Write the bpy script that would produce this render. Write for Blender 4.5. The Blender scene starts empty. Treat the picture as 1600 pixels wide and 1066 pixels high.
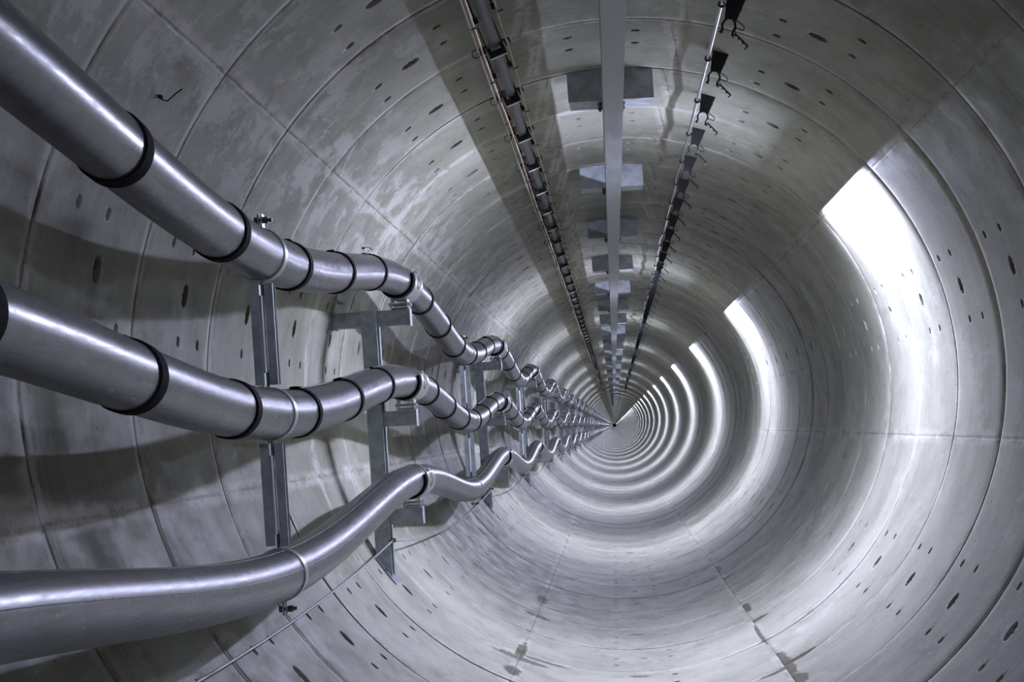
import bpy, math, random
import numpy as np
from mathutils import Vector, Matrix

SC = bpy.context.scene
COL = SC.collection
random.seed(4)
rng = np.random.default_rng(7)

# ----------------------------------------------------------------- camera, world, light
EYE = 1.30                       # camera height above the tunnel invert
F = 2783.0                       # focal length in pixels of a 1600 px wide frame
ROLL = math.radians(3.7)
cs, sn = math.cos(ROLL), math.sin(ROLL)
cam_d = bpy.data.cameras.new('camera')
cam_d.sensor_width = 36.0
cam_d.lens = F * 36.0 / 1600.0
cam_d.shift_x = -160.0 / 1600.0
cam_d.shift_y = 132.0 / 1600.0
cam_d.clip_start = 0.05
cam_d.clip_end = 2000
cam = bpy.data.objects.new('camera', cam_d)
COL.objects.link(cam)
cam.matrix_world = Matrix(((cs, sn, 0, 0), (0, 0, -1, 0), (-sn, cs, 0, EYE), (0, 0, 0, 1)))
SC.camera = cam

SC.view_settings.view_transform = 'Standard'
SC.view_settings.look = 'None'
SC.view_settings.gamma = 1.0
SC.view_settings.use_curve_mapping = False
SC.view_settings.exposure = 0.0
SC.cycles.max_bounces = 8
SC.cycles.diffuse_bounces = 5
SC.cycles.glossy_bounces = 4
SC.cycles.sample_clamp_indirect = 6.0

world = bpy.data.worlds.new('world')
SC.world = world
world.use_nodes = True
world.node_tree.nodes['Background'].inputs[0].default_value = (0.5, 0.52, 0.5, 1)
world.node_tree.nodes['Background'].inputs[1].default_value = 0.02

AX, AZ = 0.0925, EYE + 0.182      # tunnel axis
RA, RB = 1.52, 1.482              # half width, half height
END = 1500.0

LAMP_R, LAMP_DEG = 1.42, 40.5
LAMP_W = 46.0
def lamp(y, power, aim, r, wide):
    d = bpy.data.lights.new('strip_or_added_graze', 'AREA')
    d.shape = 'RECTANGLE'
    d.size = 1.5
    d.size_y = wide
    d.energy = power
    d.color = (0.865, 0.885, 1.27)
    o = bpy.data.objects.new('strip_or_added_graze', d)
    COL.objects.link(o)
    a = math.radians(LAMP_DEG)
    t = math.radians(aim)
    z = Vector((-math.cos(t), 0, -math.sin(t)))       # a lamp shines along its own -Z
    x = Vector((0, 1, 0))
    yv = z.cross(x)
    o.matrix_world = Matrix.Translation((AX + r * math.cos(a), y, AZ + r * math.sin(a))) @ Matrix((x, yv, z)).transposed().to_4x4()
def strip_with_added_graze(y, power):
    lamp(y, power, 217.0, LAMP_R, 0.05)               # strip facing into the tunnel
    lamp(y, power * 0.92, 300.0, LAMP_R - 0.01, 0.04)        # added second light, brightens the wall patch below the strip
for k in range(-1, 45):
    strip_with_added_graze(0.3 + 9.0 * k, LAMP_W * (0.6 if k < 0 else 1.05 if k == 0 else 1.95 if k < 8 else 1.4))
for k in range(47, 165, 4):       # far beyond, where the lamps merge into one streak
    strip_with_added_graze(0.3 + 9.0 * k, LAMP_W * 4)

# ----------------------------------------------------------------- helpers
def wall_pt(deg, inset=0.0):
    a = math.radians(deg)
    r = RA * RB / math.hypot(RB * math.cos(a), RA * math.sin(a)) - inset
    return AX + r * math.cos(a), AZ + r * math.sin(a)

def new_obj(name, verts, faces, mat, parent=None, smooth=True, uv=None, attrs=None):
    me = bpy.data.meshes.new(name)
    me.from_pydata([tuple(v) for v in verts], [], faces)
    me.update()
    if smooth:
        me.polygons.foreach_set('use_smooth', [True] * len(me.polygons))
        me.set_sharp_from_angle(angle=math.radians(38))
    me.materials.append(mat)
    o = bpy.data.objects.new(name, me)
    COL.objects.link(o)
    if parent is not None:
        o.parent = parent
    return o

class MB:
    """collects shapes, then links them as one mesh object"""
    def __init__(self):
        self.v, self.f = [], []
    def add(self, verts, faces):
        b = len(self.v)
        self.v += [tuple(p) for p in verts]
        self.f += [tuple(i + b for i in f) for f in faces]
        return self
    def box(self, x0, x1, y0, y1, z0, z1, bev=0.0):
        if bev <= 0:
            v = [(x, y, z) for x in (x0, x1) for y in (y0, y1) for z in (z0, z1)]
            f = [(0, 1, 3, 2), (4, 6, 7, 5), (0, 4, 5, 1), (2, 3, 7, 6), (0, 2, 6, 4), (1, 5, 7, 3)]
            return self.add(v, f)
        # bevelled: octagonal-edged prism along y
        pr = [(x0 + bev, z0), (x1 - bev, z0), (x1, z0 + bev), (x1, z1 - bev), (x1 - bev, z1), (x0 + bev, z1), (x0, z1 - bev), (x0, z0 + bev)]
        return self.prism([(x, y0, z) for x, z in pr], (0, y1 - y0, 0))
    def prism(self, poly, d):
        n = len(poly)
        v = [tuple(p) for p in poly] + [(p[0] + d[0], p[1] + d[1], p[2] + d[2]) for p in poly]
        f = [tuple(range(n)), tuple(range(2 * n - 1, n - 1, -1))]
        f += [(i, i + n, (i + 1) % n + n, (i + 1) % n) for i in range(n)]
        return self.add(v, f)
    def tube(self, pts, r, n=8, cap=True):
        pts = [Vector(p) for p in pts]
        m = len(pts)
        tang = [(pts[min(i + 1, m - 1)] - pts[max(i - 1, 0)]).normalized() for i in range(m)]
        up = Vector((0, 0, 1)) if abs(tang[0].z) < 0.9 else Vector((1, 0, 0))
        a = tang[0].cross(up).normalized()
        v = []
        for i in range(m):
            a = (a - tang[i] * a.dot(tang[i])).normalized()
            b = tang[i].cross(a)
            rr = r[i] if isinstance(r, (list, tuple)) else r
            for j in range(n):
                q = 2 * math.pi * j / n
                v.append(pts[i] + a * (rr * math.cos(q)) + b * (rr * math.sin(q)))
        f = []
        for i in range(m - 1):
            for j in range(n):
                k = (j + 1) % n
                f.append((i * n + j, i * n + k, (i + 1) * n + k, (i + 1) * n + j))
        if cap:
            f.append(tuple(range(n - 1, -1, -1)))
            f.append(tuple(range((m - 1) * n, m * n)))
        return self.add(v, f)
    def shell(self, c, r0, r1, y0, y1, a0=0.0, a1=360.0, n=32, tilt=0.0):
        """sleeve about an axis along y through c = (x, y, z), from angle a0 to a1 in the xz plane; tilt = dz/dy of the axis"""
        full = abs(a1 - a0 - 360) < 1e-6
        m = n if full else n + 1
        th = math.atan(tilt)
        v = []
        for (r, y) in ((r0, y0), (r1, y0), (r1, y1), (r0, y1)):
            for j in range(m):
                a = math.radians(a0 + (a1 - a0) * j / n)
                lx, lz = r * math.cos(a), r * math.sin(a)
                v.append((c[0] + lx, c[1] + y * math.cos(th) - lz * math.sin(th), c[2] + y * math.sin(th) + lz * math.cos(th)))
        f = []
        for s in range(4):
            for j in range(m if full else m - 1):
                k = (j + 1) % m
                t = (s + 1) % 4
                f.append((s * m + j, s * m + k, t * m + k, t * m + j))
        if not full:
            f.append((0, m, 2 * m, 3 * m))
            f.append((m - 1, 4 * m - 1, 3 * m - 1, 2 * m - 1))
        return self.add(v, f)
    def hexbolt(self, p, axis, r, h):
        p, axis = Vector(p), Vector(axis).normalized()
        return self.tube([p, p + axis * h], r, 6)
    def build(self, name, mat, parent=None, smooth=True):
        return new_obj(name, self.v, self.f, mat, parent, smooth)

def tag(o, label, cat, group=None):
    o['label'] = label
    o['category'] = cat
    if group:
        o['group'] = group
    return o

def empty(name, loc, label, cat, group=None):
    o = bpy.data.objects.new(name, None)
    o.empty_display_size = 0.05
    COL.objects.link(o)
    o.location = loc
    return tag(o, label, cat, group)

def copy_tree(o, parent=None):
    c = o.copy()
    COL.objects.link(c)
    if parent is not None:
        c.parent = parent
    for ch in KIDS.get(o.name, []):
        copy_tree(ch, c)
    return c
KIDS = {}
def index_kids():
    KIDS.clear()
    for o in bpy.data.objects:
        if o.parent:
            KIDS.setdefault(o.parent.name, []).append(o)

ORD = ['first', 'second', 'third', 'fourth', 'fifth', 'sixth', 'seventh', 'eighth', 'ninth', 'tenth', 'eleventh', 'twelfth']

# ----------------------------------------------------------------- materials
class NT:
    def __init__(self, name):
        self.m = bpy.data.materials.new(name)
        self.m.use_nodes = True
        self.t = self.m.node_tree
        self.b = self.t.nodes['Principled BSDF']
    def n(self, kind, **kw):
        x = self.t.nodes.new(kind)
        for k, v in kw.items():
            setattr(x, k, v)
        return x
    def put(self, sock, val):
        if hasattr(val, 'node'):
            self.t.links.new(val, sock)
        elif val is not None:
            if hasattr(sock.default_value, '__len__') and isinstance(val, (tuple, list)) and len(val) == 3 and len(sock.default_value) == 4:
                val = (*val, 1)
            sock.default_value = val
    def math(self, op, a, b=None, c=None, clamp=False):
        x = self.n('ShaderNodeMath', operation=op, use_clamp=clamp)
        for i, q in enumerate((a, b, c)):
            if q is not None:
                self.put(x.inputs[i], q)
        return x.outputs[0]
    def smooth(self, x, lo, hi, a=0.0, b=1.0):
        q = self.n('ShaderNodeMapRange', interpolation_type='SMOOTHSTEP')
        for i, v in enumerate((x, lo, hi, a, b)):
            self.put(q.inputs[i], v)
        return q.outputs[0]
    def noise(self, vec, scale, detail=4.0, rough=0.55, dist=0.0):
        q = self.n('ShaderNodeTexNoise')
        if vec is not None:
            self.put(q.inputs['Vector'], vec)
        q.inputs['Scale'].default_value = scale
        q.inputs['Detail'].default_value = detail
        q.inputs['Roughness'].default_value = rough
        q.inputs['Distortion'].default_value = dist
        return q.outputs['Fac']
    def mix(self, fac, a, b, blend='MIX'):
        q = self.n('ShaderNodeMix', data_type='RGBA', blend_type=blend)
        self.put(q.inputs[0], fac)
        self.put(q.inputs[6], a)
        self.put(q.inputs[7], b)
        return q.outputs[2]
    def comb(self, x, y, z=0.0):
        q = self.n('ShaderNodeCombineXYZ')
        for i, v in enumerate((x, y, z)):
            self.put(q.inputs[i], v)
        return q.outputs[0]
    def bump(self, h, strength=0.3, dist=0.01):
        q = self.n('ShaderNodeBump')
        q.inputs['Strength'].default_value = strength
        q.inputs['Distance'].default_value = dist
        self.put(q.inputs['Height'], h)
        self.t.links.new(q.outputs[0], self.b.inputs['Normal'])

def simple(name, col, rough=0.5, metal=0.0, var=0.12, scale=30.0, bump=0.0, stretch=None):
    k = NT(name)
    tc = k.n('ShaderNodeTexCoord').outputs['Object']
    if stretch:
        mp = k.n('ShaderNodeMapping')
        k.put(mp.inputs[0], tc)
        mp.inputs['Scale'].default_value = stretch
        tc = mp.outputs[0]
    nz = k.noise(tc, scale, 5.0, 0.6)
    f = k.smooth(nz, 0.3, 0.7)
    c0 = tuple(max(0, c * (1 - var)) for c in col)
    c1 = tuple(min(1, c * (1 + var)) for c in col)
    k.put(k.b.inputs['Base Color'], k.mix(f, c0, c1))
    k.put(k.b.inputs['Roughness'], k.smooth(nz, 0.25, 0.75, max(0.05, rough - 0.08), min(1, rough + 0.08)))
    k.b.inputs['Metallic'].default_value = metal
    if bump:
        k.bump(nz, bump, 0.004)
    return k.m

def img_wall(u, v):
    """where the sight line of a photo pixel meets the lining"""
    du, dv = u - 960.0, 665.0 - v
    X, Z = du * cs + dv * sn, -du * sn + dv * cs
    lo, hi = 0.5, 300.0
    for _ in range(60):
        m = (lo + hi) / 2
        x, z = X * m / F, Z * m / F + EYE
        if ((x - AX) / RA) ** 2 + ((z - AZ) / RB) ** 2 < 1:
            lo = m
        else:
            hi = m
    return Vector((X * lo / F, lo, Z * lo / F + EYE))

# damp mud on the invert: photo position, half size round the ring and along the tunnel (m)
STAINS = [((814, 1018), 0.020, 0.26), ((812, 1030), 0.10, 0.05), ((790, 1022), 0.07, 0.03), ((850, 1036), 0.10, 0.022), ((800, 1048), 0.03, 0.10),
          ((848, 938), 0.028, 0.16), ((838, 962), 0.060, 0.07), ((870, 955), 0.07, 0.02), ((852, 920), 0.04, 0.04),
          ((1228, 1040), 0.030, 0.30), ((1245, 1062), 0.035, 0.16), ((1243, 1030), 0.075, 0.035), ((1222, 1046), 0.09, 0.03),
          ((1167, 950), 0.020, 0.16), ((1180, 970), 0.060, 0.045), ((1150, 925), 0.14, 0.018), ((1172, 908), 0.12, 0.018), ((1190, 992), 0.014, 0.30),
          ((1000, 1058), 0.045, 0.025), ((995, 992), 0.035, 0.02), ((985, 864), 0.035, 0.05), ((1122, 890), 0.02, 0.2), ((1135, 903), 0.05, 0.05)]

def concrete():
    k = NT('tunnel_concrete')
    uvn = k.n('ShaderNodeUVMap')
    sep = k.n('ShaderNodeSeparateXYZ')
    k.put(sep.inputs[0], uvn.outputs[0])
    u, v = sep.outputs[0], sep.outputs[1]                # u = arc length round the ring, v = distance along the tunnel
    ds = k.n('ShaderNodeAttribute', attribute_name='seam').outputs['Fac']
    socket_shade = k.n('ShaderNodeAttribute', attribute_name='socket_shade').outputs['Fac']
    P = k.comb(u, v)
    big = k.noise(P, 1.3, 6, 0.6, 0.3)
    med = k.noise(k.comb(u, k.math('MULTIPLY', v, 0.45)), 7.0, 6, 0.65, 0.2)
    fine = k.noise(P, 70.0, 4, 0.7)
    streak = k.noise(k.comb(k.math('MULTIPLY', u, 1.2), k.math('MULTIPLY', v, 22.0)), 1.0, 5, 0.7)
    fstreak = k.noise(k.comb(k.math('MULTIPLY', u, 7.0), k.math('MULTIPLY', v, 110.0)), 1.0, 4, 0.65)
    vv = k.math('SUBTRACT', v, 0.3)
    fr = k.math('FRACT', vv)
    wob = k.math('MULTIPLY', k.math('SUBTRACT', k.noise(P, 9.0, 3, 0.6), 0.5), 0.05)
    dj = k.math('MINIMUM', fr, k.math('SUBTRACT', 1.0, fr))
    djw = k.math('ABSOLUTE', k.math('ADD', dj, wob))
    dsw = k.math('ABSOLUTE', k.math('ADD', ds, wob))
    ring = k.math('FLOOR', vv)
    wn = k.n('ShaderNodeTexWhiteNoise', noise_dimensions='1D')
    k.put(wn.inputs['W'], ring)
    base = k.mix(k.smooth(big, 0.32, 0.68), (0.225, 0.232, 0.185), (0.37, 0.38, 0.325))
    base = k.mix(k.smooth(streak, 0.42, 0.75, 0, 0.30), base, (0.43, 0.44, 0.415))
    base = k.mix(k.smooth(streak, 0.50, 0.25, 0, 0.25), base, (0.19, 0.195, 0.155))
    base = k.mix(k.smooth(med, 0.52, 0.75, 0, 0.55), base, (0.19, 0.19, 0.14))
    base = k.mix(k.smooth(fstreak, 0.60, 0.80, 0, 0.35), base, (0.16, 0.16, 0.14))
    base = k.mix(k.smooth(fstreak, 0.38, 0.24, 0, 0.3), base, (0.50, 0.51, 0.49))
    base = k.mix(k.math('MULTIPLY', wn.outputs[0], 0.25), base, (0.20, 0.205, 0.17))
    spk = k.smooth(fine, 0.63, 0.70)
    base = k.mix(k.math('MULTIPLY', spk, k.smooth(big, 0.4, 0.6, 0.15, 0.6)), base, (0.60, 0.60, 0.57))
    vo = k.n('ShaderNodeTexVoronoi', feature='F1')
    k.put(vo.inputs['Vector'], k.comb(u, k.math('MULTIPLY', v, 0.6)))
    vo.inputs['Scale'].default_value = 16.0
    pit = k.math('MULTIPLY', k.smooth(vo.outputs['Distance'], 0.11, 0.05), k.smooth(med, 0.50, 0.56))
    base = k.mix(k.math('MULTIPLY', pit, 0.75), base, (0.07, 0.07, 0.06))
    scr = k.noise(k.comb(k.math('MULTIPLY', u, 16.0), k.math('MULTIPLY', v, 45.0)), 1.0, 4, 0.7)
    base = k.mix(k.math('MULTIPLY', k.smooth(scr, 0.62, 0.70), 0.45), base, (0.56, 0.57, 0.56))
    base = k.mix(k.math('MULTIPLY', k.smooth(scr, 0.36, 0.29), 0.45), base, (0.14, 0.14, 0.115))
    # pale lime bloom beside the long seams, strongest on the upper left seam
    seam_u = 1.5 * math.radians(141.6)
    du = k.math('ABSOLUTE', k.math('SUBTRACT', u, seam_u))
    bn = k.noise(k.comb(k.math('MULTIPLY', u, 3.4), k.math('MULTIPLY', v, 1.7)), 1.6, 9, 0.76, 0.3)
    bn2 = k.noise(k.comb(k.math('MULTIPLY', u, 3.0), k.math('MULTIPLY', v, 4.0), 7.3), 1.3, 8, 0.74, 0.3)
    bn3 = k.noise(k.comb(k.math('MULTIPLY', u, 1.3), k.math('MULTIPLY', v, 0.6), 3.1), 2.3, 8, 0.78, 0.2)
    bloom = k.math('MULTIPLY', k.smooth(du, 0.50, 0.05), k.smooth(bn, 0.49, 0.57))
    base = k.mix(k.math('MULTIPLY', bloom, 0.62), base, (0.60, 0.61, 0.61))
    base = k.mix(k.math('MULTIPLY', k.smooth(bn3, 0.54, 0.66), 0.35), base, (0.52, 0.53, 0.52))
    ul = k.math('ADD', 0.34, k.math('MULTIPLY', 0.66, k.math('MULTIPLY', k.smooth(u, 1.5 * math.radians(60), 1.5 * math.radians(95)), k.smooth(u, 1.5 * math.radians(225), 1.5 * math.radians(190)))))
    # caulking in the recess beside each joint and seam: patchy pale mortar
    bloom2 = k.math('MULTIPLY', k.smooth(dsw, 0.045, 0.018), k.smooth(bn2, 0.36, 0.46))
    base = k.mix(k.math('MULTIPLY', k.math('MULTIPLY', bloom2, ul), 0.75), base, (0.56, 0.56, 0.53))
    jb = k.math('MULTIPLY', k.smooth(djw, 0.055, 0.028), k.smooth(bn2, 0.36, 0.52))
    base = k.mix(k.math('MULTIPLY', k.math('MULTIPLY', jb, ul), 0.75), base, (0.58, 0.59, 0.57))
    jw = k.math('MULTIPLY', k.smooth(djw, 0.13, 0.03), k.smooth(bn, 0.50, 0.58))
    base = k.mix(k.math('MULTIPLY', k.math('MULTIPLY', jw, ul), 0.6), base, (0.56, 0.57, 0.55))
    # damp brown edge beside the ring joints
    jd = k.math('MULTIPLY', k.smooth(djw, 0.06, 0.012), k.smooth(bn3, 0.50, 0.58))
    base = k.mix(k.math('MULTIPLY', jd, 0.6), base, (0.15, 0.147, 0.10))
    sd_ = k.math('MULTIPLY', k.smooth(dsw, 0.045, 0.006), k.smooth(bn3, 0.47, 0.56))
    base = k.mix(k.math('MULTIPLY', sd_, 0.6), base, (0.16, 0.155, 0.11))
    # joint filler, broken dark line
    jl = k.math('MULTIPLY', k.smooth(dj, 0.0065, 0.003), k.smooth(med, 0.36, 0.54, 0.1, 1.0))
    base = k.mix(k.math('MULTIPLY', jl, 0.75), base, (0.08, 0.08, 0.06))
    sl = k.math('MULTIPLY', k.smooth(ds, 0.006, 0.002), k.smooth(bn2, 0.44, 0.56, 0.0, 1.0))
    base = k.mix(k.math('MULTIPLY', sl, 0.65), base, (0.10, 0.10, 0.08))
    # scuff marks in groups of short strokes just below the lower left seam
    su = k.math('ABSOLUTE', k.math('SUBTRACT', u, 1.5 * math.radians(197.5)))
    sc = k.math('MULTIPLY', k.smooth(su, 0.06, 0.03), k.smooth(k.math('ABSOLUTE', k.math('SUBTRACT', fr, 0.5)), 0.14, 0.10))
    sc = k.math('MULTIPLY', sc, k.smooth(k.noise(k.comb(k.math('MULTIPLY', u, 8.0), k.math('MULTIPLY', v, 150.0)), 1.0, 1, 0.5), 0.55, 0.62))
    base = k.mix(k.math('MULTIPLY', sc, 0.6), base, (0.12, 0.12, 0.13))
    # mud in the bottom seams
    mn = k.noise(k.comb(k.math('MULTIPLY', u, 9.0), k.math('MULTIPLY', v, 6.0)), 1.7, 7, 0.75, 0.8)
    mud = None
    for (pu, pv), a, b in STAINS:
        p = img_wall(pu, pv)
        ang = math.atan2(p.z - AZ, p.x - AX)
        if math.degrees(ang) < -65.2:
            ang += 2 * math.pi
        u0 = 1.5 * ang
        q = k.math('ADD', k.math('POWER', k.math('ABSOLUTE', k.math('DIVIDE', k.math('SUBTRACT', u, u0), a * 1.25)), 2.0),
                   k.math('POWER', k.math('ABSOLUTE', k.math('DIVIDE', k.math('SUBTRACT', v, p.y), b * 1.25)), 2.0))
        q = k.math('ADD', q, k.math('MULTIPLY', k.math('SUBTRACT', mn, 0.56), 5.5))
        q = k.smooth(q, 1.1, 0.7)
        mud = q if mud is None else k.math('MAXIMUM', mud, q)
    base = k.mix(k.math('MULTIPLY', mud, 0.92), base, (0.06, 0.056, 0.03))
    base = k.mix(socket_shade, base, (0.02, 0.02, 0.017))           # shade painted into the bottoms of the sockets
    base = k.mix(1.0, base, (1.02, 1.0, 0.93), 'MULTIPLY')       # the cement is slightly olive
    k.put(k.b.inputs['Base Color'], base)
    k.put(k.b.inputs['Roughness'], k.smooth(med, 0.3, 0.7, 0.50, 0.72))
    k.b.inputs['Specular IOR Level'].default_value = 0.35
    h = k.math('ADD', k.math('MULTIPLY', streak, 0.5), k.math('ADD', k.math('MULTIPLY', med, 0.5), k.math('MULTIPLY', fine, 0.22)))
    k.bump(h, 0.45, 0.008)
    return k.m

def aluminium():
    k = NT('aluminium_sheath')
    tc = k.n('ShaderNodeTexCoord').outputs['Object']
    mp = k.n('ShaderNodeMapping')
    k.put(mp.inputs[0], tc)
    mp.inputs['Scale'].default_value = (1, 0.05, 1)
    br = k.noise(mp.outputs[0], 160.0, 4, 0.6)
    mot = k.noise(tc, 14.0, 6, 0.65, 0.6)
    sc = k.noise(tc, 55.0, 3, 0.7, 1.2)
    mq = k.n('ShaderNodeMapping')
    k.put(mq.inputs[0], tc)
    mq.inputs['Scale'].default_value = (0.06, 1, 0.06)
    rib = k.noise(mq.outputs[0], 130.0, 3, 0.7)
    blot = k.noise(tc, 5.0, 5, 0.6, 0.4)
    col = k.mix(k.smooth(mot, 0.3, 0.7), (0.13, 0.132, 0.143), (0.20, 0.202, 0.218))
    col = k.mix(k.smooth(br, 0.4, 0.75, 0, 0.4), col, (0.13, 0.132, 0.14))
    col = k.mix(k.smooth(sc, 0.80, 0.86, 0, 0.3), col, (0.12, 0.12, 0.12))
    col = k.mix(k.smooth(rib, 0.38, 0.7, 0, 0.5), col, (0.23, 0.232, 0.245))
    col = k.mix(k.smooth(blot, 0.55, 0.75, 0, 0.45), col, (0.10, 0.10, 0.10))
    k.put(k.b.inputs['Base Color'], col)
    k.b.inputs['Metallic'].default_value = 0.85
    k.put(k.b.inputs['Roughness'], k.math('ADD', k.smooth(mot, 0.25, 0.75, 0.30, 0.36), k.math('ADD', k.smooth(br, 0.3, 0.7, -0.04, 0.05), k.smooth(rib, 0.3, 0.7, -0.03, 0.04))))
    k.bump(k.math('ADD', br, rib), 0.03, 0.002)
    return k.m

M_CON = concrete()
M_ALU = aluminium()
M_GALV = simple('galvanised_steel', (0.36, 0.40, 0.41), 0.50, 0.55, 0.22, 22, 0.05)
M_FOOT = simple('dull_galvanised_steel', (0.20, 0.22, 0.23), 0.6, 0.4, 0.25, 22, 0.05)
M_BEAM = simple('beam_steel', (0.30, 0.31, 0.31), 0.45, 0.6, 0.15, 5, 0.04, (8, 0.6, 8))
M_PLATE = simple('bracket_steel', (0.45, 0.49, 0.52), 0.55, 0.35, 0.25, 16, 0.05)
M_STEEL = simple('stainless_strap', (0.50, 0.50, 0.50), 0.38, 0.9, 0.06, 12)
M_ROD = simple('bright_rod', (0.75, 0.76, 0.78), 0.42, 0.75, 0.04, 8)
M_BOLT = simple('dark_bolt', (0.16, 0.17, 0.16), 0.4, 0.8, 0.2, 60)
M_RUB = simple('black_rubber', (0.006, 0.006, 0.006), 0.8, 0.0, 0.3, 40)
M_RUB.node_tree.nodes['Principled BSDF'].inputs['Specular IOR Level'].default_value = 0.12
M_OLIVE = simple('olive_pad', (0.085, 0.08, 0.035), 0.5, 0.0, 0.4, 60)
M_PLAS = simple('black_plastic', (0.012, 0.012, 0.013), 0.45, 0.0, 0.3, 60)
M_GREYC = simple('grey_cable', (0.17, 0.18, 0.19), 0.5, 0.1, 0.2, 40, 0.0, (1, 0.2, 1))
M_COPPER = simple('copper_wire', (0.66, 0.46, 0.34), 0.4, 0.5, 0.25, 9)
M_TAN = simple('tan_wire', (0.50, 0.44, 0.36), 0.5, 0.2, 0.2, 9)
M_LIP = simple('pale_lip', (0.75, 0.74, 0.70), 0.5, 0.0, 0.08, 40)
M_WIRE = simple('wire_rope', (0.38, 0.39, 0.40), 0.45, 0.7, 0.25, 90)

# ----------------------------------------------------------------- tunnel lining
SEAMS = [38.4, -12.8, -65.2, -116.1, -167.3, -218.4]
MIDS = [-39.0, 12.8, 58.0, 122.0, 167.2, 218.5, 269.4]
POCK = []                                       # (angle offset, ring fraction, half length in degrees, half width in m, depth)
POCK.append((0.0, 0.58, 1.3, 0.027, 0.12))
POCK += [(5.8, 0.83, 0.58, 0.0125, 0.08), (5.8, 0.56, 0.58, 0.0125, 0.08)]
POCK += [(-5.8, 0.57, 0.58, 0.0125, 0.08), (-5.8, 0.30, 0.58, 0.0125, 0.08)]

def seam_dist(adeg, fr):
    """distance in metres from the nearest long seam, angle in degrees, fraction through the ring"""
    d = np.full(np.broadcast(adeg, fr).shape, 9.0)
    for s in SEAMS:
        q = (adeg - s + 180.0) % 360.0 - 180.0
        d = np.minimum(d, np.abs(q))
    for near, far in ((80.6, 77.7), (101.6, 104.7)):
        q = (adeg - (near + (far - near) * fr) + 180.0) % 360.0 - 180.0
        d = np.minimum(d, np.abs(q))
    return np.radians(d) * 1.5

def angle_lines(a0, a1, fine):
    L = list(np.arange(a0, a1, 1.0 if fine else 3.0)) + [a1]
    for s in SEAMS:
        for t in (s, s + 360):
            for e in (-0.42, -0.30, -0.14, 0.14, 0.30, 0.42):
                if a0 < t + e < a1 and fine:
                    L.append(t + e)
    if fine:
        for t0, t1 in ((76.5, 82.0), (100.5, 106.0)):
            L += [x for x in np.arange(t0, t1, 0.2) if a0 < x < a1]
        for kd in (86.0, 97.2):
            L += [x for x in np.arange(kd - 0.85, kd + 0.85, 0.12) if a0 < x < a1]
        for m in MIDS:
            for mm in (m, m + 360):
                for c, h, st in ((0, 1.75, 0.13), (5.8, 0.8, 0.10), (-5.8, 0.8, 0.10)):
                    L += [x for x in np.arange(mm + c - h, mm + c + h, st) if a0 < x < a1]
    L = np.unique(np.round(np.array(L), 4))
    keep = [L[0]]
    for x in L[1:]:
        if x - keep[-1] > 0.045:
            keep.append(x)
    keep[-1] = a1
    return np.array(keep)

RING_OFF = rng.normal(0, 0.0016, 1600)
RING_PH = rng.uniform(0, 6.28, 1600)

def y_rows():
    fine_fr = np.unique(np.round(np.concatenate([[0.0, 0.0025, 0.004, 0.024, 0.032, 0.12], np.arange(0.19, 0.90, 0.009), [0.94, 0.968, 0.976, 0.996, 0.9975]]), 4))
    mid_fr = np.array([0.0, 0.0025, 0.004, 0.024, 0.032, 0.25, 0.5, 0.75, 0.968, 0.976, 0.996, 0.9975])
    far_fr = np.array([0.0, 0.010, 0.990])
    ys, fr, rg, fine = [], [], [], []
    k = -12
    while k < END:
        f = fine_fr if 2 <= k <= 19 else (mid_fr if k < 60 else far_fr)
        for x in f:
            ys.append(0.3 + k + x); fr.append(x); rg.append(k + 12)
        k += 1
    return np.array(ys), np.array(fr), np.array(rg)

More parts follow.
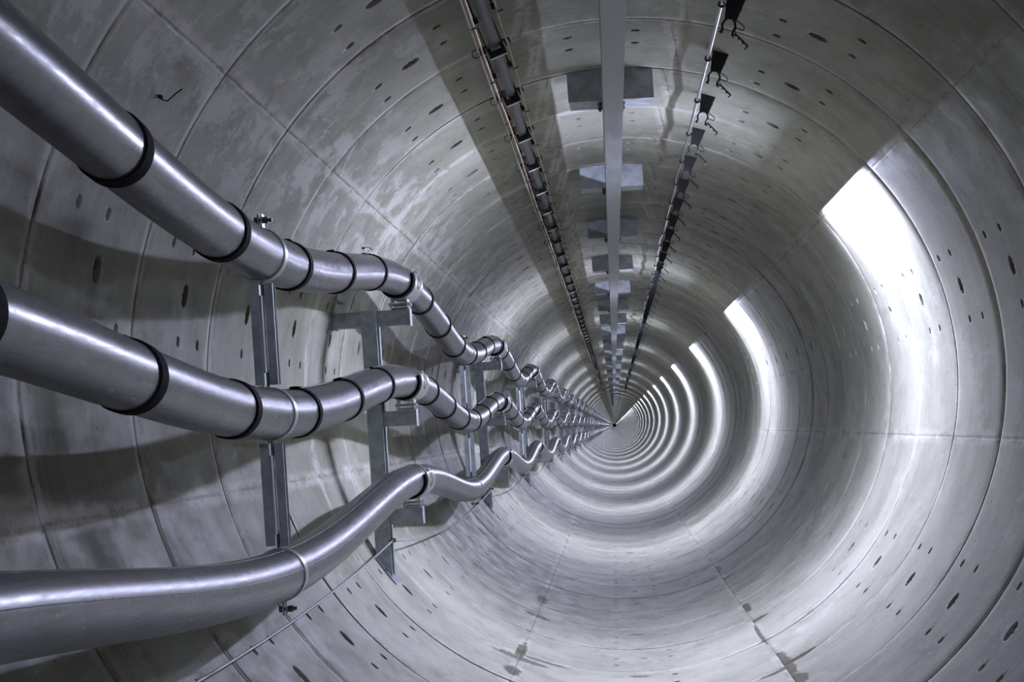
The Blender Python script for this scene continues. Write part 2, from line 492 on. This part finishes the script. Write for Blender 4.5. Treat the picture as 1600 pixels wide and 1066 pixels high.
def build_shell(name, a0, a1):
    YS, FR, RG = y_rows()
    blocks = [(YS <= 2.31, False), ((YS >= 2.29) & (YS <= 20.31), True), (YS >= 20.29, False)]
    V, Q, UV, SD, SM, PG = [], [], [], [], [], []
    base = 0
    for sel, fine in blocks:
        ang = angle_lines(a0, a1, fine)
        y, fr, rg = YS[sel], FR[sel], RG[sel]
        A, Y = np.meshgrid(np.radians(ang), y)
        AD = np.degrees(A)
        FRm = np.broadcast_to(fr[:, None], A.shape)
        d = seam_dist(AD, FRm)
        r = RA * RB / np.hypot(RB * np.cos(A), RA * np.sin(A))
        off = (RING_OFF[rg] * 1.0)[:, None] * (0.6 + 0.7 * np.sin(A * 2.0 + RING_PH[rg][:, None]))
        joint = ((fr <= 0.0026) | (fr >= 0.9974))[:, None]
        recess = ((fr <= 0.0241) | (fr >= 0.9759))[:, None]
        deep = np.where(joint, 0.007, np.where(recess, 0.0028 + 0.0016 * np.sin(A * 3.0 + 2.0 * RING_PH[rg][:, None]), 0.0))
        seamg = np.where(d < 0.0040, 0.0012, 0.0)
        deep = np.maximum(deep, seamg)
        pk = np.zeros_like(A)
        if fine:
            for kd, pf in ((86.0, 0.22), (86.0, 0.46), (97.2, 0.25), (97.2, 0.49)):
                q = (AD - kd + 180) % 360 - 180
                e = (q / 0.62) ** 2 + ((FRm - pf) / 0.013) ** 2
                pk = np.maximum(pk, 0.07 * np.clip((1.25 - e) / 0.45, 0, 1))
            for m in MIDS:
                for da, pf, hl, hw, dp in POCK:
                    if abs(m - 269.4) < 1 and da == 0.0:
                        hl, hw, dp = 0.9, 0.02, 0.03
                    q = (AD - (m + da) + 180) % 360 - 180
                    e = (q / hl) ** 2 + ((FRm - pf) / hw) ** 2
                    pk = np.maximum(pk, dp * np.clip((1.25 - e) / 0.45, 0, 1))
        rr = r + off + deep + pk
        X = AX + rr * np.cos(A)
        Z = AZ + rr * np.sin(A)
        V.append(np.stack([X, Y, Z], -1).reshape(-1, 3))
        ny, na = A.shape
        i = (np.arange(ny - 1)[:, None] * na + np.arange(na - 1)[None, :]).reshape(-1) + base
        Q.append(np.stack([i, i + 1, i + na + 1, i + na], -1))
        UV.append(np.stack([A * 1.5, Y], -1).reshape(-1, 2))
        SD.append(d.reshape(-1))
        PG.append(np.clip((pk.reshape(-1) - 0.022) / 0.02, 0, 1))  # painted socket darkness, stronger with depth
        dd = (deep + pk).reshape(-1)
        qi = Q[-1] - base
        SM.append((dd[qi].max(1) - dd[qi].min(1)) < 0.003)
        base += A.size
    V, Q, UV, SD, SM, PG = map(np.concatenate, (V, Q, UV, SD, SM, PG))
    me = bpy.data.meshes.new(name)
    me.vertices.add(len(V))
    me.vertices.foreach_set('co', V.astype(np.float32).ravel())
    me.loops.add(Q.size)
    me.loops.foreach_set('vertex_index', Q.astype(np.int32).ravel())
    me.polygons.add(len(Q))
    me.polygons.foreach_set('loop_start', np.arange(0, Q.size, 4, dtype=np.int32))
    me.polygons.foreach_set('use_smooth', SM)
    me.update(calc_edges=True)
    uvl = me.uv_layers.new(name='UVMap')
    uvl.data.foreach_set('uv', UV[Q.ravel()].astype(np.float32).ravel())
    at = me.attributes.new('seam', 'FLOAT', 'POINT')
    at.data.foreach_set('value', SD.astype(np.float32))
    at = me.attributes.new('socket_shade', 'FLOAT', 'POINT')
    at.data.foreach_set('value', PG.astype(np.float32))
    me.validate()
    me.materials.append(M_CON)
    o = bpy.data.objects.new(name, me)
    COL.objects.link(o)
    o['kind'] = 'structure'
    return o

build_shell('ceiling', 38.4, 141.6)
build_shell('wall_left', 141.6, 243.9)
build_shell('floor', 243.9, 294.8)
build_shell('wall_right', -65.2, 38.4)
for nm, yy in (('wall_back', -11.7), ('wall_far', END + 0.2)):
    b = MB()
    ring = [(AX + (RA + 0.02) * math.cos(a), yy, AZ + (RB + 0.02) * math.sin(a)) for a in np.linspace(0, 2 * math.pi, 64, endpoint=False)]
    b.prism(ring, (0, 0.1 if yy > 0 else -0.1, 0))
    o = b.build(nm, M_CON, None, False)
    o['kind'] = 'structure'

# ----------------------------------------------------------------- the three armoured power cables
PX = -1.014
PR = 0.075
CL0, SPAN = 8.82, 7.1             # first saddle, distance between saddles
ST0 = CL0 - SPAN / 2              # first strap
CAB = [dict(hi=0.775, lo=0.571), dict(hi=0.278, lo=0.099), dict(hi=-0.205, lo=-0.377)]
def cable_z(c, y):
    q = CAB[c]
    return EYE + (q['hi'] + q['lo']) / 2 + (q['hi'] - q['lo']) / 2 * math.cos(2 * math.pi * (y - CL0) / SPAN)
def cable_slope(c, y):
    return (cable_z(c, y + 0.01) - cable_z(c, y - 0.01)) / 0.02
CABLE_END = 400.0
ys = list(np.arange(-3.0, 40, 0.1)) + list(np.arange(40, 120, 0.25)) + list(np.arange(120, CABLE_END, 0.6))
CLAB = ['topmost thick grey metal-sheathed cable with black bands, on the upper arms of the posts',
        'middle thick grey metal-sheathed cable with black bands, between the upper and lower cables',
        'lowest thick grey metal-sheathed cable, plain without black bands, nearest the tunnel floor']
for c in range(3):
    pts = [(PX, y, cable_z(c, y)) for y in ys]
    b = MB()
    b.tube(pts, PR, 40)
    cab = b.build('power_cable', M_ALU)
    tag(cab, CLAB[c], 'cable', 'thick metal-sheathed cables along the wall')
    if c < 2:
        y = 2.76
        i = 0
        while y < 66:
            d = ((y - CL0 + SPAN / 2) % SPAN) - SPAN / 2
            if abs(d) > 0.3:
                w = 0.026 if y < 30 else 0.03
                bb = MB()
                bb.shell((PX, y, cable_z(c, y)), PR - 0.001, PR + 0.0055, -w, w, 0, 360, 40 if y < 25 else 20, cable_slope(c, y))
                if y < 25:
                    bb.shell((PX, y, cable_z(c, y)), PR + 0.004, PR + 0.0105, -w * 0.9, w * 0.7, 78 + 9 * (i % 3), 100 + 9 * (i % 3), 4, cable_slope(c, y))
                bb.build('tie_band', M_RUB, cab)
            y += 0.985
            i += 1
    if c == 2:
        for a0 in (12, 74):
            a = math.radians(a0)
            w = MB()
            w.tube([(PX + (PR + 0.0002) * math.cos(a), y, cable_z(c, y) + (PR + 0.0002) * math.sin(a)) for y in np.arange(0.5, 40, 0.15)], 0.0009, 5)
            w.build('sheath_seam', M_BOLT, cab)
# sensing wire tied along the top of the two banded cables
for c, lab in ((0, 'thin dark wire tied along the top of the topmost thick cable'), (1, 'thin dark wire tied along the top of the middle thick cable')):
    b = MB()
    pts = []
    for y in np.arange(0.5, 60, 0.12):
        a = math.radians(104 + 5 * math.sin(y * 1.9 + c))
        rr = PR + 0.0045
        pts.append((PX + rr * math.cos(a), y, cable_z(c, y) + rr * math.sin(a)))
    b.tube(pts, 0.004, 8)
    tag(b.build('sensor_wire', M_BOLT), lab, 'wire', 'thin wires on the banded cables')

# ----------------------------------------------------------------- support posts with arms and saddles
def wall_frame(deg, inset):
    """point on the wall plus tangent (towards larger angles) and inward normal, in the xz plane"""
    p0, p1 = wall_pt(deg - 0.2), wall_pt(deg + 0.2)
    t = Vector((p1[0] - p0[0], 0, p1[1] - p0[1])).normalized()
    n = Vector((-t.z, 0, t.x))
    x, z = wall_pt(deg)
    return Vector((x, 0, z)) + n * inset, t, n

def wall_plate(b, deg, y0, y1, half, thick, inset=0.0):
    p, t, n = wall_frame(deg, inset)
    q = [p - t * half, p + t * half, p + t * half + n * thick, p - t * half + n * thick]
    b.prism([(v.x, y0, v.z) for v in q], (0, y1 - y0, 0))
    return p, t, n

def make_support():
    root = empty('cable_support', (0, 0, 0), '', 'cable support', 'cable support posts along the wall')
    # coordinates: y relative to the saddle plane
    b = MB()
    zt = EYE + 0.640
    x0, x1 = -1.210, -1.135
    def zb(x):
        dx = (x - AX) / RA
        return AZ - RB * math.sqrt(1 - dx * dx) + 0.016
    def slab(xa, xb, ya, yb):
        b.prism([(xa, ya, zb(xa)), (xb, ya, zb(xb)), (xb, ya, zt), (xa, ya, zt)], (0, yb - ya, 0))
    slab(x0, x1, -0.075, -0.067)
    slab(x0, x1, 0.060, 0.068)
    slab(x1 - 0.006, x1, 0.026, 0.060)
    slab(x1 - 0.005, x1, -0.067, -0.058)
    xm = (x0 + x1) / 2
    slab(xm - 0.003, xm + 0.003, -0.067, 0.060)
    b.build('post', M_GALV, root, False)
    def arm(xa, xb, zc, lip):
        a = MB()
        h = 0.0375
        a.box(xa, xb, -0.052, -0.046, zc - h, zc + h)
        a.box(xa, xb, -0.046, 0.030, zc + h - 0.005, zc + h)
        a.box(xa, xb, -0.046, 0.030, zc - h, zc - h + 0.005)
        if lip:
            a.box(xb, xb + 0.004, -0.056, 0.034, zc - h - 0.006, zc + h + 0.004)
        a.build('arm', M_GALV, root, False)
    for c in range(3):
        zc = EYE + CAB[c]['hi'] - PR - 0.0375 - 0.062
        arm(x1 - 0.034, -0.973, zc, True)
        if c == 0:
            wx = wall_pt(162.5)[0]
            arm(-1.357, x0 + 0.034, zc, False)
    b = MB()
    p, t, n = wall_plate(b, 162.3, -0.07, 0.06, 0.105, 0.008, 0.001)
    for s in (-0.06, 0.075):
        for yy in (-0.035, 0.028):
            q = p + t * s + n * 0.007
            b.hexbolt((q.x, yy, q.z), n, 0.011, 0.012)
            b.tube([(q.x, yy, q.z), (q.x + n.x * 0.03, yy, q.z + n.z * 0.03)], 0.005, 8)
    b.build('wall_plate', M_GALV, root, False)
    b = MB()
    p, t, n = wall_plate(b, 212.4, -0.11, 0.095, 0.105, 0.011, 0.001)
    for s in (-0.075, 0.02):
        for yy in (-0.093, 0.081):
            q = p + t * s + n * 0.010
            b.hexbolt((q.x, yy, q.z), n, 0.010, 0.012)
    b.build('foot_plate', M_FOOT, root, False)
    # saddles
    for c in range(3):
        z = EYE + CAB[c]['hi']
        P = (PX, 0, z)
        s = MB()
        s.shell(P, 0.0885, 0.0925, -0.135, 0.20, 158, 384, 36)
        s.box(PX - 0.046, PX - 0.040, -0.06, 0.05, z - PR - 0.064, z - 0.078)
        s.box(PX + 0.030, PX + 0.036, -0.06, 0.05, z - PR - 0.064, z - 0.080)
        for yy in (-0.045, 0.03):
            s.tube([(PX - 0.05, yy, z - PR - 0.036), (PX + 0.042, yy, z - PR - 0.036)], 0.0055, 8)
            s.tube([(PX - 0.05, yy, z - PR - 0.054), (PX + 0.042, yy, z - PR - 0.054)], 0.0045, 8)
        sad = s.build('saddle', M_STEEL, root)
        l = MB()
        l.shell(P, PR + 0.0005, 0.0882, -0.185, 0.21, 163, 379, 36)
        l.build('rubber_liner', M_RUB, sad)
        w = MB()                                   # oval pad on the visible side of the saddle
        n_ = 20
        vs = []
        for rr, kk in ((0.0932, 1.0), (0.0955, 0.85)):
            for j in range(n_):
                q = 2 * math.pi * j / n_
                a = math.radians(-2 + 23 * kk * math.sin(q))
                vs.append((PX + rr * math.cos(a), 0.03 + 0.075 * kk * math.cos(q), z + rr * math.sin(a)))
        fs = [(j, (j + 1) % n_, (j + 1) % n_ + n_, j + n_) for j in range(n_)] + [tuple(range(n_, 2 * n_))]
        w.add(vs, fs)
        w.build('pad', M_OLIVE, sad)
        g = MB()
        g.shell(P, PR + 0.0004, PR + 0.004, 0.005, 0.055, 24, 158, 24)
        g.shell(P, PR + 0.0035, PR + 0.017, 0.000, 0.060, 22, 28, 2)
        g.build('strap', M_STEEL, sad)
        a = math.radians(25)
        for p_, ax_, r_, l_ in [((PX + 0.089 * math.cos(a), yy, z + 0.089 * math.sin(a)), (math.sin(a), 0, -math.cos(a)), 0.008, -0.016) for yy in (0.012, 0.048)] + \
                               [((PX + 0.036, -0.045, z - PR - 0.036), (1, 0, 0), 0.010, 0.010), ((PX - 0.056, -0.045, z - PR - 0.036), (1, 0, 0), 0.010, 0.010), ((PX + 0.036, 0.03, z - PR - 0.036), (1, 0, 0), 0.010, 0.010)]:
            MB().hexbolt(p_, ax_, r_, l_).build('bolt', M_STEEL, sad)
    # rope clip that holds the wire to the foot of the post
    b = MB()
    b.tube([(x1 - 0.005, -0.085, EYE - 0.493), (x1 + 0.02, -0.085, EYE - 0.493)], 0.005, 8)
    b.box(x1 + 0.004, x1 + 0.026, -0.092, -0.05, EYE - 0.503, EYE - 0.483)
    b.build('rope_clip', M_BOLT, root, False)
    return root

sup = make_support()
index_kids()
N_SUP = 22
for k in range(N_SUP):
    o = sup if k == 0 else copy_tree(sup)
    o.location = (0, CL0 + SPAN * k, 0)
    if k < 5:
        o['label'] = f'{ORD[k]} grey steel three-armed support post along the thick cables from the near end'
    else:
        o['label'] = 'distant grey steel cable support post, sixth or further along the thick cables'

# ----------------------------------------------------------------- spacers strapping the three cables together
def c_channel(b, xa, xb, y0, y1, z0, z1, t, open_right):
    b.box(xa, xb, y0, y0 + t, z0, z1)
    b.box(xa, xb, y1 - t, y1, z0, z1)
    if open_right:
        b.box(xa, xa + t, y0 + t, y1 - t, z0, z1)
        b.box(xb - t, xb, y0 + t, y0 + 0.011, z0, z1)
    else:
        b.box(xb - t, xb, y0 + t, y1 - t, z0, z1)
        b.box(xa, xa + t, y0 + t, y0 + 0.011, z0, z1)

def make_spacer():
    root = empty('cable_spacer', (0, 0, 0), '', 'cable spacer', 'spacers strapped between the thick cables')
    zs = [EYE + CAB[c]['lo'] for c in range(3)]
    for c in range(3):
        s = MB()
        P = (PX, 0, zs[c])
        s.shell(P, PR + 0.0004, PR + 0.0045, -0.022, 0.022, 0, 360, 48)
        if c != 1:
            sg = 1 if c == 0 else -1
            za, zb_ = sorted((zs[c] + sg * (PR + 0.002), zs[c] + sg * (PR + 0.045)))
            s.box(PX + 0.002, PX + 0.006, -0.02, 0.02, za, zb_)
            s.box(PX + 0.012, PX + 0.016, -0.02, 0.02, za, zb_)
        st = s.build('strap', M_STEEL, root)
        if c != 1:
            h = MB()
            zz = zs[c] + sg * (PR + 0.027)
            h.hexbolt((PX - 0.010, 0, zz), (1, 0, 0), 0.0105, 0.0118)
            h.tube([(PX - 0.002, 0, zz), (PX + 0.042, 0, zz)], 0.0055, 8)
            h.hexbolt((PX + 0.0162, 0, zz), (1, 0, 0), 0.0105, 0.013)
            h.tube([(PX + 0.029, 0, zz), (PX + 0.031, 0, zz)], 0.010, 12)
            h.build('bolt', M_BOLT, st)
    for c in range(2):
        zt, zb_ = zs[c] - PR - 0.012, zs[c + 1] + PR + 0.012
        for s in (0, 1):
            b = MB()
            if s == 0:
                c_channel(b, PX - 0.034, PX - 0.0085, -0.021, 0.021, zb_, zt, 0.0025, False)
            else:
                c_channel(b, PX + 0.0085, PX + 0.034, -0.021, 0.021, zb_, zt, 0.0025, True)
            b.build('channel', M_GALV, root, False)
        b = MB()
        b.tube([(PX, -0.021, zb_ + 0.035), (PX, -0.021, zt - 0.035)], 0.0073, 12)
        b.build('rod', M_ROD, root)
        MB().tube([(PX, 0, zt - 0.045), (PX, 0, zt + 0.009)], 0.0048, 8).build('stud', M_BOLT, root)
        MB().tube([(PX, 0, zb_ - 0.009), (PX, 0, zb_ + 0.045)], 0.0048, 8).build('stud', M_BOLT, root)
    return root
spc = make_spacer()
index_kids()
for k in range(22):
    o = spc if k == 0 else copy_tree(spc)
    o.location = (0, ST0 + SPAN * k, 0)
    if k < 5:
        w = 'in front of' if k == 0 else 'just short of'
        o['label'] = f'pair of slotted channels strapped upright between the thick cables, {ORD[k]} from the near end'
    else:
        o['label'] = 'distant upright channel spacer on the thick cables, sixth or further along'

# ----------------------------------------------------------------- wire rope running past the feet of the posts
b = MB()
pts = []
for k in range(-1, 20):
    for i in range(14):
        t = i / 14
        s = 4 * t * (1 - t)
        y = CL0 - 0.08 + SPAN * (k + t)
        pts.append((-1.121 - 0.043 * s, y, EYE - 0.493 - 0.125 * s))
b.tube(pts, 0.0045, 8)
tag(b.build('wire_rope', M_WIRE), 'thin steel wire rope sagging from foot to foot of the cable support posts', 'wire')

# ----------------------------------------------------------------- overhead monorail beam and its brackets
BX, BZ = 0.083, EYE + 1.352
BW, BH = 0.084, 0.16
b = MB()
def bar(b, x0, x1, z0, z1, y0=-6.0, y1=400.0):
    b.box(x0, x1, y0, y1, z0, z1)
pr = [(-BW / 2, 0), (BW / 2, 0), (BW / 2, 0.0075), (0.004, 0.010), (0.004, BH - 0.010), (BW / 2, BH - 0.0075), (BW / 2, BH), (-BW / 2, BH), (-BW / 2, BH - 0.0075), (-0.004, BH - 0.010), (-0.004, 0.010), (-BW / 2, 0.0075)]
b.prism([(BX + x, -6.0, BZ + z) for x, z in pr], (0, 406.0, 0))
tag(b.build('overhead_beam', M_BEAM, None, False), 'long grey steel beam hanging under the crown of the tunnel', 'beam')

def make_bracket():
    root = empty('beam_bracket', (0, 0, 0), '', 'bracket', 'beam brackets under the crown')
    zt = BZ + BH + 0.003
    half = 0.20
    def zw(x):
        dx = (x - AX) / RA
        return AZ + RB * math.sqrt(1 - dx * dx) - 0.003
    b = MB()
    xs = np.linspace(BX - half, BX + half, 13)
    b.prism([(xs[0], 0, zt), (xs[-1], 0, zt)] + [(x, 0, zw(x)) for x in xs[::-1]], (0, 0.008, 0))
    b.build('upright_plate', M_PLATE, root, False)
    b = MB()
    b.box(BX - half + 0.004, BX + half - 0.004, 0.008, 0.22, zt, zt + 0.008)
    b.build('bottom_plate', M_PLATE, root, False)
    for sx in (-1, 1):
        for yy in (0.05, 0.17):
            x = BX + sx * (BW / 2 + 0.012)
            b = MB()
            b.tube([(x, yy, zt - 0.022), (x, yy, zt + 0.03)], 0.006, 8)
            b.hexbolt((x, yy, zt - 0.014), (0, 0, 1), 0.012, 0.012)
            b.build('bolt', M_BOLT, root)
    return root
brk = make_bracket()
index_kids()
for k in range(44):
    o = brk if k == 0 else copy_tree(brk)
    o.location = (0, 8.30 + 3.03 * k, 0)
    if k < 7:
        o['label'] = f'{ORD[k]} flat steel bracket above the beam, from the top of the photo down'
    else:
        o['label'] = 'distant flat steel beam bracket on the crown, eighth or further along'

# ----------------------------------------------------------------- cable run on the left of the crown
LA = 109.4
LIN = Vector((-math.cos(math.radians(LA)), 0, -math.sin(math.radians(LA))))
LT = Vector((math.sin(math.radians(LA)), 0, -math.cos(math.radians(LA))))
lw = Vector((wall_pt(LA)[0], 0, wall_pt(LA)[1]))
def LP(i, t, y=0.0):
    p = lw + LIN * i + LT * t
    return (p.x, y, p.z)
CI = 0.112                                       # the thick cable hangs this far off the wall
SNAKE = rng.normal(0, 1, 500)
def snake(y, amp=0.010):
    q = y - 0.3
    k = int(math.floor(q))
    t = q - k
    t = t * t * (3 - 2 * t)
    return amp * ((1 - t) * SNAKE[(k + 40) % 500] + t * SNAKE[(k + 41) % 500])
b = MB()
ysl = list(np.arange(-2, 40, 0.1)) + list(np.arange(40, 300, 0.5))
b.tube([LP(CI - 0.004 + snake(y + 60, 0.006), max(-0.011, min(0.011, snake(y, 0.006))), y) for y in ysl], 0.0215, 16)
tag(b.build('grey_cable', M_GREYC), 'thick dark grey cable lying in the row of black clips left of the beam', 'cable')
for t, i_, m, lab in ((-0.050, CI + 0.012, M_COPPER, 'thin copper-coloured wire on the left edge of the black clips under the crown'),
                      (-0.066, CI + 0.004, M_TAN, 'thin tan wire outside the copper-coloured one, left of the black clips'),
                      (0.050, CI + 0.006, M_TAN, 'thin tan wire on the beam side of the black clips')):
    b = MB()
    b.tube([LP(i_ + snake(y + 33 + t * 900, 0.0025), t + snake(y + 90 + t * 700, 0.0025), y) for y in ysl], 0.0041, 8)
    tag(b.build('thin_wire', m), lab, 'wire', 'thin wires beside the grey cable')

def make_clip():
    root = empty('cable_clip', (0, 0, 0), '', 'cable clip', 'black cable clips left of the beam')
    b = MB()
    def slab(i0, i1, t0, t1, y0, y1):
        q = [LP(i0, t0, y0), LP(i0, t1, y0), LP(i1, t1, y0), LP(i1, t0, y0)]
        b.prism(q, (0, y1 - y0, 0))
    slab(CI + 0.0235, CI + 0.028, -0.031, 0.031, -0.025, 0.03)
    slab(CI + 0.008, CI + 0.050, -0.034, -0.020, -0.030, -0.024)
    slab(CI + 0.008, CI + 0.050, 0.020, 0.034, -0.030, -0.024)
    slab(CI + 0.0235, CI + 0.050, -0.020, 0.020, -0.030, -0.024)
    slab(CI - 0.03, CI + 0.028, -0.034, -0.030, -0.024, 0.03)
    slab(CI - 0.03, CI + 0.028, 0.030, 0.034, -0.024, 0.03)
    slab(0.0, CI - 0.03, -0.034, -0.030, -0.012, 0.012)
    slab(0.0, CI - 0.03, 0.030, 0.034, -0.012, 0.012)
    b.build('cradle', M_PLAS, root, False)
    b = MB()
    slab(CI + 0.050, CI + 0.0535, -0.034, 0.034, -0.034, -0.022)
    b.build('lip', M_LIP, root, False)
    for s in (-1, 1):
        b = MB()
        t0 = s * 0.034
        ta, tb = sorted((t0, s * 0.060))
        slab(CI - 0.006, CI + 0.001, ta, tb, -0.02, 0.015)
        ta, tb = sorted((s * 0.040, s * 0.046))
        slab(CI - 0.005, CI + 0.020, ta, tb, -0.012, 0.012)
        ta, tb = sorted((s * 0.058, s * 0.063))
        slab(CI - 0.005, CI + 0.014, ta, tb, -0.012, 0.012)
        if s < 0:
            ring = [LP(CI + 0.004 + 0.016 * math.sin(a), -0.076 + 0.016 * math.cos(a), 0.0) for a in np.linspace(0.3, 5.9, 16)]
            b.tube(ring, 0.0017, 6)
        b.build('side_hook', M_PLAS, root, False)
    return root
clp = make_clip()
def make_wclip():
    root = empty('wire_clip', (0, 0, 0), '', 'wire clip', 'small wire clips between the cable clips')
    b = MB()
    for s, dy in ((-1, 0.05), (1, -0.05)):
        def slab(i0, i1, t0, t1, y0, y1):
            q = [LP(i0, t0, y0), LP(i0, t1, y0), LP(i1, t1, y0), LP(i1, t0, y0)]
            b.prism(q, (0, y1 - y0, 0))
        ta, tb = sorted((s * 0.030, s * 0.046))
        slab(CI - 0.012, CI + 0.010, ta, tb, dy - 0.022, dy + 0.022)
        ta, tb = sorted((s * 0.044, s * 0.066))
        slab(CI + 0.0165, CI + 0.020, ta, tb, dy - 0.006, dy + 0.006)
        ta, tb = sorted((s * 0.034, s * 0.040))
        slab(0.0, CI - 0.011, ta, tb, dy - 0.006, dy + 0.006)
    slab(0.0, 0.004, -0.045, 0.045, -0.07, 0.07)
    b.build('clip', M_PLAS, root, False)
    return root
wcl = make_wclip()

# ----------------------------------------------------------------- hangers and conduit on the right of the crown
RAD = 71.4
RIN = Vector((-math.cos(math.radians(RAD)), 0, -math.sin(math.radians(RAD))))
RT = Vector((math.sin(math.radians(RAD)), 0, -math.cos(math.radians(RAD))))
rw = Vector((wall_pt(RAD)[0], 0, wall_pt(RAD)[1]))
def RP(i, t, y=0.0):
    p = rw + RIN * i + RT * t
    return (p.x, y, p.z)
def make_hanger():
    root = empty('cable_hanger', (0, 0, 0), '', 'cable hanger', 'black hangers right of the beam')
    b = MB()
    def poly(q, y0, y1):
        b.prism([RP(i, t, y0) for i, t in q], (0, y1 - y0, 0))
    poly([(0.0, -0.036), (0.0, 0.036), (0.090, 0.023), (0.090, -0.023)], -0.012, -0.006)
    poly([(0.0, -0.036), (0.0, -0.031), (0.090, -0.018), (0.090, -0.023)], -0.006, 0.018)
    poly([(0.0, 0.031), (0.0, 0.036), (0.090, 0.023), (0.090, 0.018)], -0.006, 0.018)
    poly([(0.0, -0.036), (0.0, 0.036), (0.005, 0.036), (0.005, -0.036)], -0.006, 0.030)
    b.box(*sorted((RP(0.045, 0.028)[0] - 0.004, RP(0.045, 0.028)[0] + 0.004)), -0.01, 0.0, RP(0.045, 0.028)[2] - 0.003, RP(0.045, 0.028)[2] + 0.003)
    b.build('body', M_PLAS, root, False)
    b = MB()
    arc = [RP(0.112 - 0.028 * math.cos(a), 0.0245 * math.sin(a), 0.0) for a in np.linspace(-2.25, 2.25, 22)]
    b.tube(arc, [0.0042] * 22, 8)
    for s in (-1, 1):
        b.tube([RP(0.128, s * 0.019), RP(0.146, s * 0.024)], [0.0035, 0.0075], 8)
        b.tube([RP(0.112, s * 0.024), RP(0.112, s * 0.031)], 0.003, 6)
    b.build('hook', M_PLAS, root)
    b = MB()
    ring = [RP(0.040 + 0.0105 * math.sin(a), -0.048 + 0.0105 * math.cos(a), 0.0) for a in np.linspace(0.2, 6.08, 18)]
    b.tube(ring, 0.0038, 8)
    b.tube([RP(0.040, -0.034), RP(0.040, -0.024)], 0.007, 8)
    b.build('conduit_ring', M_PLAS, root)
    b = MB()
    path = [(0.086, 0.020), (0.092, 0.042), (0.100, 0.056), (0.110, 0.058), (0.114, 0.050), (0.111, 0.038), (0.112, 0.030), (0.120, 0.027), (0.130, 0.032), (0.138, 0.042)]
    P3 = [Vector(RP(i, t, 0.002 * k)) for k, (i, t) in enumerate(path)]
    fine = []
    for k in range(len(P3) - 1):
        p0, p1, p2, p3 = P3[max(k - 1, 0)], P3[k], P3[k + 1], P3[min(k + 2, len(P3) - 1)]
        for q in (0, 0.25, 0.5, 0.75):
            fine.append(0.5 * (2 * p1 + (p2 - p0) * q + (2 * p0 - 5 * p1 + 4 * p2 - p3) * q * q + (3 * p1 - p0 - 3 * p2 + p3) * q ** 3))
    fine.append(P3[-1])
    b.tube(fine, 0.0021, 6)
    b.build('retaining_arm', M_PLAS, root)
    b = MB()
    e0, e1 = Vector(RP(0.133, 0.034, 0.018)), Vector(RP(0.165, 0.090, 0.018))
    dvec = (e1 - e0)
    perp = Vector((-dvec.z, 0, dvec.x)).normalized()
    if perp.z > 0:
        perp = -perp
    b.tube([e0, e1], 0.0038, 6)
    for q in (0.0, 0.3, 0.66, 1.0):
        s_ = e0 + dvec * q
        b.tube([s_, s_ + perp * (0.018 if q in (0.0, 1.0) else 0.010)], [0.0042, 0.0022], 6)
    b.build('comb', M_PLAS, root)
    return root
hng = make_hanger()
index_kids()
N_RUN = 70
for k in range(N_RUN):
    o = hng if k == 0 else copy_tree(hng)
    o.location = (0, 6.75 + k, 0)
    if k < 8:
        o['label'] = f'{ORD[k]} black plastic hanger with open hook along the conduit from the top edge'
    else:
        o['label'] = 'distant black plastic hanger on the conduit, ninth or further from the top edge'
for k in range(N_RUN):
    o = clp if k == 0 else copy_tree(clp)
    o.location = (0, 6.80 + k, 0)
    if k < 8:
        o['label'] = f'{ORD[k]} black clip with pale lip under the grey cable from the top edge'
    else:
        o['label'] = 'distant black clip under the grey cable, ninth or further from the top edge'
for k in range(45):
    o = wcl if k == 0 else copy_tree(wcl)
    o.location = (0, 6.30 + k, 0)
    if k < 8:
        o['label'] = f'small black wire clip between cable clips, {ORD[k]} along from the top edge'
    else:
        o['label'] = 'distant small black wire clip beside the grey cable, ninth or further along'

b = MB()
pts = []
for y in list(np.arange(-1, 60, 0.125)) + list(np.arange(60, 300, 0.5)):
    q = (y - 5.75) % 1.0
    sag = 4 * q * (1 - q)
    w = min(1.0, max(0.0, (y - 10) / 6.0))
    h = SNAKE[(int(math.floor(y - 5.75)) + 200) % 500]
    pts.append(RP(0.040 + 0.010 * sag * (1 + w * h), -0.048 - sag * 0.014 * w * h, y))
b.tube(pts, 0.0068, 12)
tag(b.build('conduit', M_STEEL), 'slim shiny metal conduit running through the rings of the black hangers', 'pipe')

# ----------------------------------------------------------------- bits of wire left in the wall
for (u, v), path, lab in (((566, 387), [(0, 0), (0.004, 0.01), (0.016, 0.016), (0.03, 0.016), (0.042, 0.012)], 'thin bent wire end sticking out of the wall above the topmost cable'),
                          ((248, 150), [(-0.02, 0.0), (-0.004, -0.004), (0.004, -0.001), (0.008, 0.03), (0.007, 0.048)], 'small black wire stub in the wall above the topmost cable, nearer the camera')):
    p = img_wall(u, v)
    b = MB()
    inn = Vector((AX - p.x, 0, AZ - p.z)).normalized()
    tg = Vector((-inn.z, 0, inn.x))
    if tg.z < 0:
        tg = -tg
    base = [p - inn * 0.01] + [p + inn * (0.006 + 0.010 * i) + tg * q[1] + Vector((0, 0.05 * q[0] / 0.02 * 0.4, 0)) for i, q in enumerate(path)]
    b.tube(base, 0.0022, 6)
    b.tube([p - inn * 0.005, p + inn * 0.012], 0.006, 8)
    tag(b.build('wire_stub', M_PLAS), lab, 'wire')
